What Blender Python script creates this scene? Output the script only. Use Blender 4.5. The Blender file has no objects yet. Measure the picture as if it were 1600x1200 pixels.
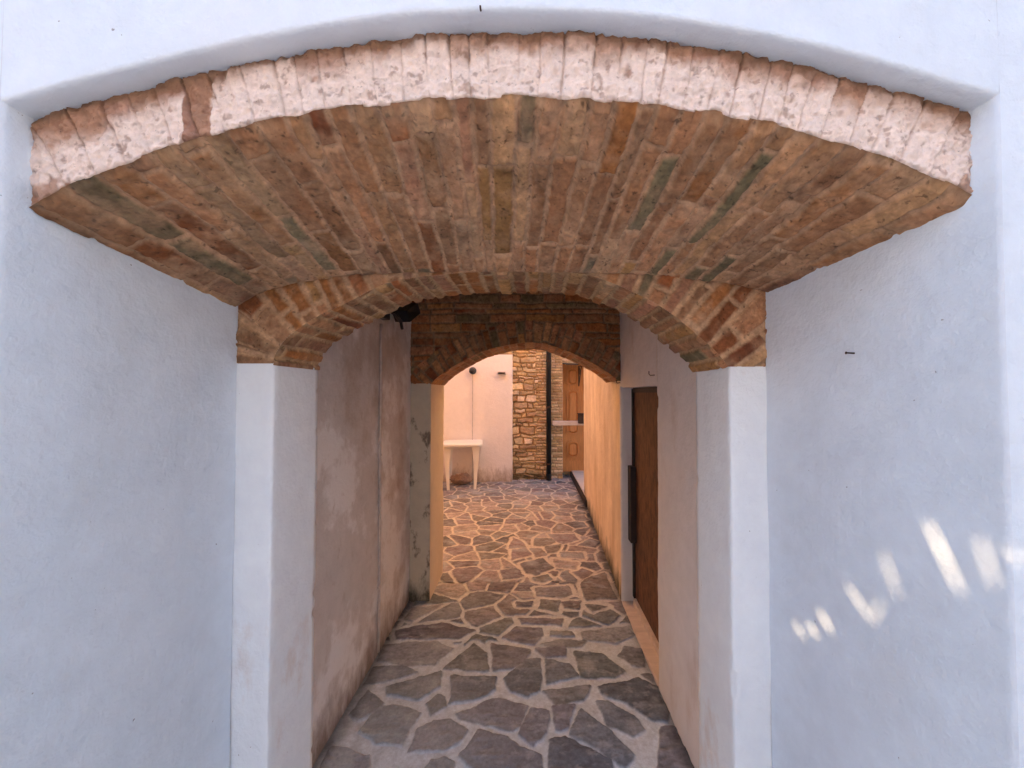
import bpy, bmesh, math, random
import numpy as np
from mathutils import Vector, Matrix
R = math.radians
C = bpy.context.scene.collection
S = bpy.context.scene

# ------------------------------------------------------------------ camera, world, sun
H = 1.6                      # eye height
F = 600.0                    # focal length in pixels of the 1600 px wide photograph
TH = R(1.4)
cam = bpy.data.cameras.new('camera'); co = bpy.data.objects.new('camera', cam); C.objects.link(co)
co.location = (0, 0, H); co.rotation_euler = (R(90) + TH, 0, 0)
cam.sensor_width = 36; cam.lens = 36 * F / 1600; cam.shift_x = -30 / 1600
cam.clip_start = 0.02; cam.clip_end = 500
S.camera = co
SUN = Vector((.75, .60, -.36)).normalized()       # the way the light travels
w = bpy.data.worlds.new('World'); S.world = w; w.use_nodes = True
nt = w.node_tree; bg = nt.nodes['Background']
sky = nt.nodes.new('ShaderNodeTexSky'); sky.sky_type = 'NISHITA'; sky.sun_disc = False
sky.ozone_density = 1.3; sky.dust_density = .3; sky.sun_elevation = math.asin(-SUN.z); sky.sun_rotation = math.atan2(-SUN.x, -SUN.y)
nt.links.new(sky.outputs[0], bg.inputs[0]); bg.inputs[1].default_value = 0.055
sl = bpy.data.lights.new('sun', 'SUN'); sl.energy = 5.0; sl.angle = R(.4); sl.color = (1, .72, .43)
so = bpy.data.objects.new('sun', sl); C.objects.link(so)
so.rotation_euler = SUN.to_track_quat('-Z', 'Y').to_euler(); so.location = (-6, -8, 9)
S.view_settings.view_transform = 'Standard'; S.view_settings.look = 'None'
S.view_settings.exposure = 3.65; S.view_settings.gamma = 1
S.cycles.max_bounces = 12; S.cycles.diffuse_bounces = 8

def un(px, py, Y):
    """pixel of the photograph -> world X, Z on the plane at depth Y"""
    dx = (px - 830) / F; dy = (600 - py) / F
    yy = math.cos(TH) - dy * math.sin(TH); zz = math.sin(TH) + dy * math.cos(TH)
    return dx * Y / yy, H + zz * Y / yy
def gr(px, py, z=0.0):
    dx = (px - 830) / F; dy = (600 - py) / F
    yy = math.cos(TH) - dy * math.sin(TH); zz = math.sin(TH) + dy * math.cos(TH)
    t = (z - H) / zz
    return dx * t, yy * t

# ------------------------------------------------------------------ noise
np.seterr(over='ignore')
def _h(i, j, k, seed):
    n = (i * 73856093) ^ (j * 19349663) ^ (k * 83492791) ^ (seed * 2654435 + 12345)
    n = n & 0x7fffffff
    n = (n ^ (n >> 13)) * 1274126177 & 0x7fffffff
    n = (n ^ (n >> 15)) * 668265261 & 0x7fffffff
    n = n ^ (n >> 16)
    return (n & 0xffffff) / 16777215.0
def vn(x, y, z, seed=0):
    x, y, z = np.broadcast_arrays(*[np.asarray(a, dtype=np.float64) for a in (x, y, z)])
    i = np.floor(x).astype(np.int64); j = np.floor(y).astype(np.int64); k = np.floor(z).astype(np.int64)
    fx, fy, fz = x - i, y - j, z - k
    fx, fy, fz = [f * f * (3 - 2 * f) for f in (fx, fy, fz)]
    r = 0
    for a in (0, 1):
        for b in (0, 1):
            for c in (0, 1):
                wt = (fx if a else 1 - fx) * (fy if b else 1 - fy) * (fz if c else 1 - fz)
                r = r + wt * _h(i + a, j + b, k + c, seed)
    return r * 2 - 1
def fbm(x, y, z, sc, oct=4, seed=0, g=.5):
    r = 0; a = 1; n = 0
    for o in range(oct):
        r = r + a * vn(np.asarray(x) * sc, np.asarray(y) * sc, np.asarray(z) * sc, seed + o * 7); n += a; a *= g; sc *= 2.03
    return r / n
def sst(a, b, x):
    t = np.clip((x - a) / (b - a), 0, 1); return t * t * (3 - 2 * t)
def rnd(ids, seed):
    x = (np.asarray(ids).astype(np.uint64) * np.uint64(0x9E3779B97F4A7C15) + np.uint64(seed * 7919 + 13) * np.uint64(0xBF58476D1CE4E5B9))
    x = (x ^ (x >> np.uint64(30))) * np.uint64(0xBF58476D1CE4E5B9); x = (x ^ (x >> np.uint64(27))) * np.uint64(0x94D049BB133111EB)
    return ((x ^ (x >> np.uint64(31))) & np.uint64(0xffffff)).astype(np.float64) / 16777215.0

# ------------------------------------------------------------------ tagging
def thing(name, label, cat, loc=(0, 0, 0), rz=0, group=None):
    o = bpy.data.objects.new(name, None); C.objects.link(o); o.location = loc; o.rotation_euler = (0, 0, rz)
    o.empty_display_size = .1
    o['label'] = label; o['category'] = cat
    if group: o['group'] = group
    return o
def tag(o, label, cat, group=None):
    o['label'] = label; o['category'] = cat
    if group: o['group'] = group
    return o
def link(name, me, m, parent=None, label=None):
    o = bpy.data.objects.new(name, me); C.objects.link(o)
    if m: me.materials.append(m)
    if parent: o.parent = parent
    if label: o['label'] = label
    return o

def grid(name, P, m, parent=None, col=None, label=None, flip=False, smooth=True, keep=None):
    nu, nv = P.shape[:2]
    me = bpy.data.meshes.new(name)
    idx = np.arange(nu * nv).reshape(nu, nv)
    q = np.stack([idx[:-1, :-1], idx[1:, :-1], idx[1:, 1:], idx[:-1, 1:]], -1)
    if keep is not None: q = q[keep]
    q = q.reshape(-1, 4)
    if flip: q = q[:, ::-1]
    n = len(q)
    me.vertices.add(nu * nv); me.vertices.foreach_set('co', np.ascontiguousarray(P, dtype=np.float32).ravel())
    me.loops.add(n * 4); me.loops.foreach_set('vertex_index', np.ascontiguousarray(q, dtype=np.int32).ravel())
    me.polygons.add(n); me.polygons.foreach_set('loop_start', np.arange(0, n * 4, 4, dtype=np.int32))
    me.polygons.foreach_set('loop_total', np.full(n, 4, dtype=np.int32))
    me.polygons.foreach_set('use_smooth', np.full(n, smooth))
    if col is not None:
        a = me.color_attributes.new('Col', 'FLOAT_COLOR', 'POINT')
        c4 = np.ones((nu * nv, 4), dtype=np.float32); c4[:, :3] = np.clip(col.reshape(-1, 3), .005, .95)
        a.data.foreach_set('color', c4.ravel())
    me.update(); me.validate()
    return link(name, me, m, parent, label)

# ------------------------------------------------------------------ materials
def newmat(name, rough=.85):
    m = bpy.data.materials.new(name); m.use_nodes = True
    b = m.node_tree.nodes['Principled BSDF']; b.inputs['Roughness'].default_value = rough
    b.inputs['Specular IOR Level'].default_value = .25
    return m, m.node_tree, b
def N(t, ty, **kw):
    n = t.nodes.new(ty)
    for k, v in kw.items():
        if k in ('operation', 'blend_type', 'data_type', 'attribute_name', 'feature', 'distance', 'interpolation_type'): setattr(n, k, v)
        else: n.inputs[k.replace('_', ' ')].default_value = v
    return n
def L(t, a, b): t.links.new(a, b)
def noise_node(t, scale, detail=6, rough=.6, vec=None, stretch=None):
    tc = t.nodes.new('ShaderNodeTexCoord'); src = tc.outputs['Object']
    if stretch:
        mp = t.nodes.new('ShaderNodeMapping'); mp.inputs['Scale'].default_value = stretch; L(t, src, mp.inputs[0]); src = mp.outputs[0]
    n = t.nodes.new('ShaderNodeTexNoise'); n.inputs['Scale'].default_value = scale; n.inputs['Detail'].default_value = detail
    n.inputs['Roughness'].default_value = rough; L(t, src, n.inputs['Vector'])
    return n.outputs['Fac']
def ramp(t, fac, stops):
    r = t.nodes.new('ShaderNodeValToRGB'); e = r.color_ramp.elements
    while len(e) < len(stops): e.new(.5)
    for i, (p, c) in enumerate(stops):
        e[i].position = p; e[i].color = (*c, 1) if len(c) == 3 else c
    L(t, fac, r.inputs[0]); return r.outputs[0]
def mix(t, fac, a, b, bt='MIX'):
    n = t.nodes.new('ShaderNodeMix'); n.data_type = 'RGBA'; n.blend_type = bt
    for s, v in ((n.inputs[0], fac), (n.inputs[6], a), (n.inputs[7], b)):
        if isinstance(v, (int, float)): s.default_value = v
        elif isinstance(v, tuple): s.default_value = (*v, 1)
        else: L(t, v, s)
    return n.outputs[2]
def bump(t, b, h, strength, dist):
    n = t.nodes.new('ShaderNodeBump'); n.inputs['Strength'].default_value = strength; n.inputs['Distance'].default_value = dist
    L(t, h, n.inputs['Height']); L(t, n.outputs[0], b.inputs['Normal']); return n

def attr_mat(name, fine=90, var=.35, rough=.9, bs=.5, bd=.004):
    m, t, b = newmat(name, rough)
    a = t.nodes.new('ShaderNodeAttribute'); a.attribute_name = 'Col'
    f = noise_node(t, fine, 8, .7)
    sp = ramp(t, noise_node(t, fine * 2.3, 3, .7), [(.27, (.35, .35, .35)), (.36, (1, 1, 1))])
    v = ramp(t, f, [(.25, (1 - var,) * 3), (.75, (1 + var * .6,) * 3)])
    c = mix(t, 1.0, a.outputs['Color'], v, 'MULTIPLY'); c = mix(t, .7, c, sp, 'MULTIPLY')
    L(t, c, b.inputs['Base Color']); bump(t, b, f, bs, bd)
    return m
def plaster(name, colr, mott=.10, stain=None, streak=False, bs=.6, rough=.9, scale=1.0, specks=True):
    m, t, b = newmat(name, rough)
    d = tuple(c * (1 - mott) for c in colr); l = tuple(min(.95, c * (1 + mott * .6)) for c in colr)
    c = ramp(t, noise_node(t, 2.2 * scale, 7, .65), [(.3, d), (.7, l)])
    c = mix(t, .5, c, ramp(t, noise_node(t, 14 * scale, 5, .6), [(.3, d), (.7, l)]))
    if streak:
        s = ramp(t, noise_node(t, 1.6, 7, .62, stretch=(2.4, 2.4, .7)), [(.34, (.70, .62, .54)), (.62, (1, 1, 1))])
        c = mix(t, .8, c, s, 'MULTIPLY')
    if stain:
        for (sc, lo, hi, colr2, amt, st) in stain:
            f = ramp(t, noise_node(t, sc, 8, .62, stretch=st), [(lo, (0, 0, 0)), (hi, (1, 1, 1))])
            mm = t.nodes.new('ShaderNodeMath'); mm.operation = 'MULTIPLY'; L(t, f, mm.inputs[0]); mm.inputs[1].default_value = amt
            c = mix(t, mm.outputs[0], c, colr2)
    if specks:
        sp = ramp(t, noise_node(t, 55, 2, .5), [(.205, (.35, .3, .27)), (.225, (1, 1, 1))])
        c = mix(t, .8, c, sp, 'MULTIPLY')
    L(t, c, b.inputs['Base Color'])
    h1 = noise_node(t, 55, 8, .65); h2 = noise_node(t, 7, 5, .6)
    ad = t.nodes.new('ShaderNodeMath'); ad.operation = 'MULTIPLY_ADD'; L(t, h2, ad.inputs[0]); ad.inputs[1].default_value = 2.5; L(t, h1, ad.inputs[2])
    bump(t, b, ad.outputs[0], bs, .006)
    return m
def plain(name, colr, rough=.5, metal=0, var=.15, scale=30, spec=.4, stretch=None, bs=.1):
    m, t, b = newmat(name, rough); b.inputs['Metallic'].default_value = metal; b.inputs['Specular IOR Level'].default_value = spec
    f = noise_node(t, scale, 6, .65, stretch=stretch)
    L(t, ramp(t, f, [(.3, tuple(c * (1 - var) for c in colr)), (.7, tuple(min(.95, c * (1 + var)) for c in colr))]), b.inputs['Base Color'])
    bump(t, b, f, bs, .003); return m

M_brick = attr_mat('arch brick', 70, .30)
M_ring = attr_mat('limewashed brick', 60, .22, bs=.9, bd=.008)
M_dark = attr_mat('old rough brick', 45, .35)
M_stone = attr_mat('rubble stone', 30, .35, bs=.6, bd=.01)
M_pave = attr_mat('crazy paving', 60, .30, rough=.72, bs=.6, bd=.004)
M_face = plaster('white facade plaster', (.71, .80, .88), .09, stain=[(1.6, .50, .66, (.80, .84, .88), .45, None), (5, .60, .72, (.60, .66, .70), .30, (1, 1, .35))])
M_reveal = plaster('white reveal plaster', (.655, .72, .79), .11, stain=[(1.7, .48, .64, (.74, .79, .84), .45, None), (4, .58, .72, (.58, .60, .62), .35, (1, 1, .4))])
M_pier = plaster('white pier plaster', (.82, .88, .93), .08,
                 stain=[(3.2, .60, .68, (.62, .50, .42), .45, (1, 1, .5))])
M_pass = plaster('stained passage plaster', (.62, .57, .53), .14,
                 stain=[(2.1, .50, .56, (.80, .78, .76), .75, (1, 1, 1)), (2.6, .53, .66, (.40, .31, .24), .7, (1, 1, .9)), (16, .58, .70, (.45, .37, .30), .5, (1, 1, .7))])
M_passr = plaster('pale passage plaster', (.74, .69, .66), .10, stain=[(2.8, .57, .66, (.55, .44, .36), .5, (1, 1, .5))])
M_pink = plaster('pink courtyard plaster', (.82, .73, .67), .07)
M_ochre = plaster('streaked ochre plaster', (.82, .63, .43), .14, streak=True)
M_added_wall = plaster('pale grey added wall render', (.70, .72, .75), .08)
M_cream = plaster('cream plaster', (.74, .64, .50), .08)
M_black = plain('black painted iron', (.012, .012, .014), .45)
M_pipe = plain('dark downpipe', (.012, .010, .010), .55)
M_wood = plain('oiled door wood', (.52, .225, .075), .5, var=.25, scale=5, stretch=(14, 14, 1), bs=.3)
M_hard = plain('brown hardboard', (.12, .05, .022), .75, var=.6, scale=14, stretch=(2.2, 2.2, 1), bs=.5)
M_frame = plain('dark frame wood', (.03, .018, .014), .7, var=.4)
M_white = plain('white plastic', (.80, .76, .68), .35, var=.05, scale=4)
M_cond = plain('painted conduit', (.50, .42, .37), .6, var=.25, scale=12)
M_rust = plain('rusty iron', (.05, .025, .015), .8)
M_marble = plain('pale travertine', (.62, .50, .42), .6, var=.15, scale=6, stretch=(1, 4, 4))
M_terra = plain('terracotta tile', (.42, .18, .09), .85, var=.3)
M_glass = plain('dark window glass', (.04, .05, .06), .12, spec=.5)
M_green = plain('green shutter paint', (.05, .10, .06), .5)
M_bag = plain('brown sacking', (.30, .19, .13), .9, var=.35)

# ------------------------------------------------------------------ small mesh helpers
def box_bm(bm, c, s, rot=None, bev=0):
    r = bmesh.ops.create_cube(bm, size=1); vs = r['verts']
    for v in vs: v.co = Vector((v.co.x * s[0], v.co.y * s[1], v.co.z * s[2]))
    if bev:
        es = list({e for v in vs for e in v.link_edges})
        g = bmesh.ops.bevel(bm, geom=es, offset=bev, segments=2, affect='EDGES', profile=.5)
        vs = list({v for f in g['faces'] for v in f.verts} | {v for v in vs if v.is_valid})
    Mx = Matrix.Translation(c) @ (rot.to_4x4() if rot else Matrix.Identity(4))
    for v in vs: v.co = Mx @ v.co
def tube_bm(bm, pts, rad, seg=10, cap=True):
    pts = [Vector(p) for p in pts]; rads = rad if isinstance(rad, (list, tuple)) else [rad] * len(pts)
    rings = []
    for i, p in enumerate(pts):
        d = (pts[min(i + 1, len(pts) - 1)] - pts[max(i - 1, 0)]).normalized()
        a = d.orthogonal().normalized() if i == 0 else (rings_a - d * rings_a.dot(d)).normalized()
        rings_a = a; b = d.cross(a)
        rings.append([bm.verts.new(p + (a * math.cos(t) + b * math.sin(t)) * rads[i]) for t in [2 * math.pi * k / seg for k in range(seg)]])
    for r0, r1 in zip(rings, rings[1:]):
        for k in range(seg): bm.faces.new((r0[k], r0[(k + 1) % seg], r1[(k + 1) % seg], r1[k]))
    if cap: bm.faces.new(rings[0][::-1]); bm.faces.new(rings[-1])
def fin(name, bm, m, parent=None, label=None, smooth=False):
    bmesh.ops.recalc_face_normals(bm, faces=bm.faces[:])
    me = bpy.data.meshes.new(name); bm.to_mesh(me); bm.free()
    if smooth:
        for p in me.polygons: p.use_smooth = True
    return link(name, me, m, parent, label)
def box(name, c, s, m, parent=None, bev=0, rot=None, label=None):
    bm = bmesh.new(); box_bm(bm, Vector(c), s, rot, bev); return fin(name, bm, m, parent, label)
def lohi(name, lo, hi, m, parent=None, bev=0, label=None):
    return box(name, [(a + b) / 2 for a, b in zip(lo, hi)], [b - a for a, b in zip(lo, hi)], m, parent, bev, label=label)

# ------------------------------------------------------------------ brick pattern
def field(s, t, w, lens, seed, wj=.25, warp=.004, wsc=14, stag=True, s0=-3., s1=3., t0=-3., t1=3.):
    """rows of width w along s, joints of lengths `lens` along t -> distance to brick edge, brick id"""
    rg = np.random.RandomState(seed)
    s = s + warp * fbm(s, t, 0, wsc, 3, seed + 1); t = t + warp * fbm(s, t, 5, wsc, 3, seed + 2)
    nb = int((s1 - s0) / w) + 2
    b = s0 + np.cumsum(w * (1 + wj * (rg.rand(nb) * 2 - 1)))
    i = np.clip(np.searchsorted(b, s), 1, nb - 1)
    ds = np.minimum(s - b[i - 1], b[i] - s)
    dt = np.full(s.shape, 9.0); k = np.zeros(s.shape, dtype=np.int64)
    for r in np.unique(i):
        q = i == r
        jj = t0 - (1.01 + rg.rand()) * lens[1] + np.cumsum(rg.uniform(lens[0], lens[1], int((t1 - t0) / lens[0]) + 7))
        kk = np.clip(np.searchsorted(jj, t[q]), 1, len(jj) - 1)
        dt[q] = np.minimum(t[q] - jj[kk - 1], jj[kk] - t[q]); k[q] = kk
    return np.minimum(ds, dt), i * 331 + k, ds

PAL = np.array([(.42, .20, .095), (.44, .23, .11), (.33, .16, .075), (.48, .27, .13), (.37, .18, .10),
                (.22, .17, .09), (.17, .135, .07), (.29, .10, .035), (.22, .07, .028), (.35, .14, .045), (.44, .23, .085)])
MORT = np.array((.53, .32, .185))
def pick(ids, seed, wts):
    wts = np.array(wts, float); cw = np.cumsum(wts / wts.sum())
    return np.searchsorted(cw, np.clip(rnd(ids, seed), 0, .9999))

def weather(col, X, Y, Z, seed, soot=1.0):
    n1 = fbm(X, Y, Z, 42, 4, seed, .65); n2 = fbm(X, Y, Z, 110, 3, seed + 1); n3 = fbm(X, Y, Z, 4.5, 4, seed + 2); n4 = fbm(X * 1.0, Y * .3, Z, 30, 3, seed + 3)
    col = col * (1 + .42 * n1 + .26 * n2 + .22 * n4)[..., None]
    pit = sst(.34, .56, fbm(X, Y, Z, 95, 3, seed + 4, .6))
    col = col * (1 - .6 * pit)[..., None]
    g = sst(.02, .42, n3 + .45 * n1)[..., None] * .55 * soot
    col = col * (1 - g) + col.mean(-1, keepdims=True) * np.array((.88, .78, .52)) * g
    l = sst(.12, .5, fbm(X, Y, Z, 7, 4, seed + 5, .65))[..., None] * .22
    return col * (1 - l) + np.array((.55, .38, .24)) * l
def brick_cols(X, Y, Z, d, ids, seed, joint=.006, wts=(5, 5, 4, 4, 3, 1.4, .8, 1.0, .7, 1.2, 1.5), smear=(.35, 1), mort=MORT):
    n1 = fbm(X, Y, Z, 60, 3, seed + 3)
    m = sst(joint * .35, joint * 1.5, d + .0045 * n1)
    c = PAL[pick(ids, seed + 4, wts)]
    br = .72 + .45 * rnd(ids, seed + 5)
    c = c * br[..., None] * (1 + .22 * fbm(X, Y, Z, 25, 4, seed + 6))[..., None]
    idx = pick(ids, seed + 4, wts)
    sm = smear[0] + (smear[1] - smear[0]) * rnd(ids, seed + 8)
    sm = np.clip(sm + .15 + .9 * fbm(X, Y, Z, 17, 4, seed + 9, .6), 0, 1)
    mc = mort * (1 + .2 * fbm(X, Y, Z, 18, 3, seed + 10))[..., None]
    a = (m * sm)[..., None]
    return weather(mc * (1 - a) + c * a, X, Y, Z, seed + 20, .5 * (.3 + .7 * m[..., None])), m

# ================================================================== the house over the passage
house = thing('house', 'white plastered house pierced by an arched passage with brick vaults', 'house', (0, .72, 0))
house_parts = []
def hp(o):
    o.parent = house; o.matrix_parent_inverse = Matrix.Translation((0, -.72, 0)); return o

XL, XR = -1.008, .888            # jambs of the big opening
YF, YR, Y1, Y2, Y3, Y4 = .72, .76, 1.30, 1.57, 3.0, 3.47
XL1, XR1 = -.997, .795          # jambs where they meet the inner wall
def fit(pts, Y, deg=4):
    a = np.array([un(x, y, Y) for x, y in pts]); return np.poly1d(np.polyfit(a[:, 0], a[:, 1], deg))
z_out = fit([(45,190),(100,172),(275,127),(370,102),(500,80),(625,62),(800,48),(900,50),(1050,72),(1200,92),(1300,112),(1400,145),(1525,180)], YR) + .007
z_in = fit([(50,318),(100,295),(240,238),(370,200),(490,175),(630,158),(800,153),(950,156),(1100,172),(1220,200),(1340,232),(1450,268),(1515,308)], YR)
jp = np.array([un(x, y, Y1) for x, y in [(360,490),(372,478),(400,461),(430,450),(480,438),(540,430),(640,426),(800,424),(1000,428),(1120,440),(1170,449),(1200,458)]])
def z_j(X): return np.interp(X, jp[:, 0], jp[:, 1])
def edge_wob(u):                 # chipped lower edge shared by ring and vault
    return .008 * fbm(u * 1.9, 3, 1, 26, 4, 5, .65) + .006 * (rnd(np.floor(u * 34), 3) - .5)

# --- outer facade, with the plaster return of the recess
def ywob(X, Z): return .004 * fbm(X, 0, Z, 1.7, 3, 11) + .0015 * fbm(X, 0, Z, 9, 3, 12)
nu = 400; X = np.linspace(XL - .006, XR + .006, nu)
zo = z_out(X) + .002 * fbm(X, 0, 0, 8, 3, 14)
prof = [(.775, 0), (.75, 0), (.733, 0), (.7265, .0008), (.7225, .0028), (.7205, .006), (.72, .011)]
rows = [np.stack([X, np.full(nu, y), zo + dz], -1) for y, dz in prof]
for f in np.linspace(.02, 1, 60) ** 1.6:
    z = zo + .011 + (3.9 - zo - .011) * f
    rows.append(np.stack([X, .72 + ywob(X, z) * min(1, f * 40), z], -1))
hp(grid('facade_wall', np.stack(rows, 1), M_face, label='white front wall above the arch'))
def jamb(name, xj, xj1, xo, m, flip):
    sg = -1 if xj < 0 else 1
    pr = [(xj1, Y1)] + [(xj1 + (xj - xj1) * f, Y1 + (.735 - Y1) * f) for f in np.linspace(.04, 1, 40)]
    pr += [(xj + sg * .0008, .727), (xj + sg * .003, .7225), (xj + sg * .007, .7203)]
    nrev = len(pr)
    pr2 = [(xj + sg * .012 + (xo - xj) * f, .72) for f in np.linspace(0, 1, 40) ** 1.7]
    Z = np.linspace(-.01, 3.9, 380)
    def sheet(pp, nm, mm, lab):
        P = np.zeros((len(pp), len(Z), 3))
        for i, (x, y) in enumerate(pp):
            wx = .005 * fbm(x, y, Z, 2.4, 4, 21) + .0015 * fbm(x, y, Z, 12, 3, 22)
            P[i, :, 0] = x + (wx if y > .735 else wx * .6); P[i, :, 2] = Z
            P[i, :, 1] = y + (ywob(x, Z) * min(1, abs(x - xj) * 30) if y < .7202 else 0)
        return hp(grid(nm, P, mm, label=lab, flip=flip))
    k = int(380 * 2.32 / 4.51)
    pr_rev = pr; Z = np.linspace(-.01, 2.4, 260); sheet(pr_rev, 'reveal_wall', M_reveal, 'smooth white jamb under the big arch on the %s' % ('left' if xj < 0 else 'right'))
    Z = np.linspace(-.01, 3.9, 300); sheet([pr[-1]] + pr2, 'facade_wall', M_face, 'white front wall on the %s' % ('left' if xj < 0 else 'right'))
jamb('l', XL, XL1, -6, M_face, True)
jamb('r', XR, XR1, 6, M_face, False)

# --- front brick ring (limewashed faces)
nu, nv = 1000, 90
X = np.linspace(XL - .004, XR + .004, nu); V = np.linspace(0, 1, nv)
UU = (X - XL) / (XR - XL)
zi = z_in(X) + edge_wob(UU); zo = z_out(X) + .004
XX, VV = np.meshgrid(X, V, indexing='ij'); ZZ = zi[:, None] + (zo - zi)[:, None] * VV
r = ZZ - z_in(XX)
xc = un(800, 0, YR)[0]
SS = XX - r * (XX - xc) / 2.2
SE = (SS - XL) / (XR - XL) * 1.95
d, ids, ds = field(SE, r + 10, .052, (60, 61), 31, wj=.3, warp=.004, wsc=18, t0=-80, t1=60)
ids = ids // 331
m = sst(-.0008, .0035, d + .003 * fbm(XX, 0, ZZ, 40, 3, 33))
rough = fbm(XX, 0, ZZ, 30, 4, 34, .6); rg2 = fbm(XX, 0, ZZ, 85, 3, 35, .6)
out = .005 * (rnd(ids, 36) - .5) * m + .0065 * rough + .0035 * rg2 - .006 * np.abs(fbm(XX, 0, ZZ, 38, 3, 39))
chip = sst(.35, .7, fbm(XX, 7, ZZ, 16, 3, 37)) * .006
botr = sst(.05, 0, VV) * .006
YY = YR - (out - chip) - .004 * m + botr + .004 + .005 * sst(.88, .99, VV)
bare = np.array([(.46, .27, .19), (.40, .22, .15), (.52, .34, .25), (.44, .25, .16)])[(rnd(ids, 41) * 3.99).astype(int)] * (1 + .3 * rg2)[..., None]
wash = np.array((.92, .765, .665)) * (1 + .05 * fbm(XX, 0, ZZ, 20, 3, 42))[..., None]
# limewash worn away along each voussoir top, lip shade painted in; missing on a few
top = .70 + .22 * (rnd(ids, 43) - .5) + .26 * fbm(XX, 0, ZZ, 9, 4, 44)
cov = 1 - sst(-.20, .20, VV - top)
isbare = (rnd(ids, 45) > .965) | ((XX > -.70) & (XX < -.645)) | ((XX < -.93) & (VV < .65 + .1 * rough))
cov = np.where(isbare, cov * sst(.35, .6, fbm(XX, 2, ZZ, 25, 3, 46) + .25), cov * sst(-.85, -.4, fbm(XX, 1, ZZ, 30, 3, 47)))
cov = cov * (.72 + .28 * m) * (1 - .85 * sst(.80, .93, VV + .10 * fbm(XX, 0, ZZ, 11, 4, 60)))
topc = np.array((.30, .165, .095)) * (1 + .3 * fbm(XX, 0, ZZ, 22, 3, 48))[..., None]
tt = sst(.72, .93, VV + .08 * fbm(XX, 0, ZZ, 12, 3, 49))[..., None]
base = bare * (1 - tt) + topc * tt
base = base * (.65 + .35 * m)[..., None]
col = base * (1 - cov[..., None]) + wash * cov[..., None]
pit = sst(.22, .5, fbm(XX, 4, ZZ, 70, 3, 58, .6)) * .5 + sst(.4, .6, fbm(XX, 9, ZZ * 2.2, 26, 4, 59)) * .2
col = col * (1 - np.clip(pit, 0, .6))[..., None] + np.array((.42, .20, .12)) * (np.clip(pit, 0, .6) * .6)[..., None]
hp(grid('arch_ring', np.stack([XX, YY, ZZ], -1), M_ring, col=col, label='rough limewashed brick edge of the big arch'))

# --- big vault, splayed down towards the inner wall
nu, nv = 1000, 260
U = np.linspace(0, 1, nu); V = np.linspace(0, 1, nv)
UU, VV = np.meshgrid(U, V, indexing='ij')
xa = XL + .002 + U * (XR - XL - .004); xb = XL1 - .002 + U * (XR1 - XL1 + .004)
za = z_in(xa) + edge_wob(U); zb = z_j(xb)
wv = sst(0, .05, VV)
za2 = z_in(xa)
XX = xa[:, None] * (1 - VV) + xb[:, None] * VV
ZZ = (za[:, None] * (1 - wv) + za2[:, None] * wv) * (1 - VV) + zb[:, None] * VV
YY = YR + (Y1 - YR) * VV
SE = UU * 1.95; TT = VV * .58
d, ids, ds = field(SE, TT + .0, .052, (.20, .34), 31, wj=.3, warp=.0055, wsc=13, t0=-1, t1=1.2)
col, m = brick_cols(XX, YY, ZZ, d, ids, 50, joint=.0068, smear=(.35, 1.0), wts=(5, 4, 5, 3, 3, 1.5, 1.2, 1.8, 1.0, 2.6, 1.5))
edge_dark = sst(.10, .0, UU) * .5 + sst(.93, 1, UU) * .35 + .45 * sst(.05, 0, VV)  # darker towards both jambs and along the front edge
col = col * (1 - .45 * np.clip(edge_dark + .3 * fbm(XX, YY, ZZ, 6, 3, 52) * (edge_dark > .05), 0, 1))[..., None]
h = .0055 * m * (.6 + .8 * rnd(ids, 53)) + .0055 * fbm(XX, YY, ZZ, 32, 4, 54, .6) + .005 * rnd(ids, 55) - .005 * sst(.2, .5, fbm(XX, YY, ZZ, 20, 3, 57)) + .004 * fbm(XX, YY, ZZ, 5, 2, 56)
ZZ = ZZ - h * sst(0, .03, VV) * sst(1, .97, VV)
hp(grid('vault', np.stack([XX, YY, ZZ], -1), M_brick, col=col, label='splayed vault of long thin bricks with smeared mortar'))

# --- generic arch curve tools
def curve(px, Y):
    a = np.array([un(x, y, Y) for x, y in px]); return a
def dense(a, n):
    """smooth resample by arc length (Catmull-Rom)"""
    p = np.vstack([2 * a[0] - a[1], a, 2 * a[-1] - a[-2]]); out = []
    for i in range(1, len(p) - 2):
        for t in np.linspace(0, 1, 30, endpoint=False):
            out.append(.5 * ((2 * p[i]) + (-p[i-1] + p[i+1]) * t + (2*p[i-1] - 5*p[i] + 4*p[i+1] - p[i+2]) * t*t + (-p[i-1] + 3*p[i] - 3*p[i+1] + p[i+2]) * t**3))
    out.append(p[-2]); out = np.array(out)
    s = np.r_[0, np.cumsum(np.linalg.norm(np.diff(out, axis=0), axis=1))]
    q = np.linspace(0, s[-1], n); return np.stack([np.interp(q, s, out[:, 0]), np.interp(q, s, out[:, 1])], -1), s[-1]

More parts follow.
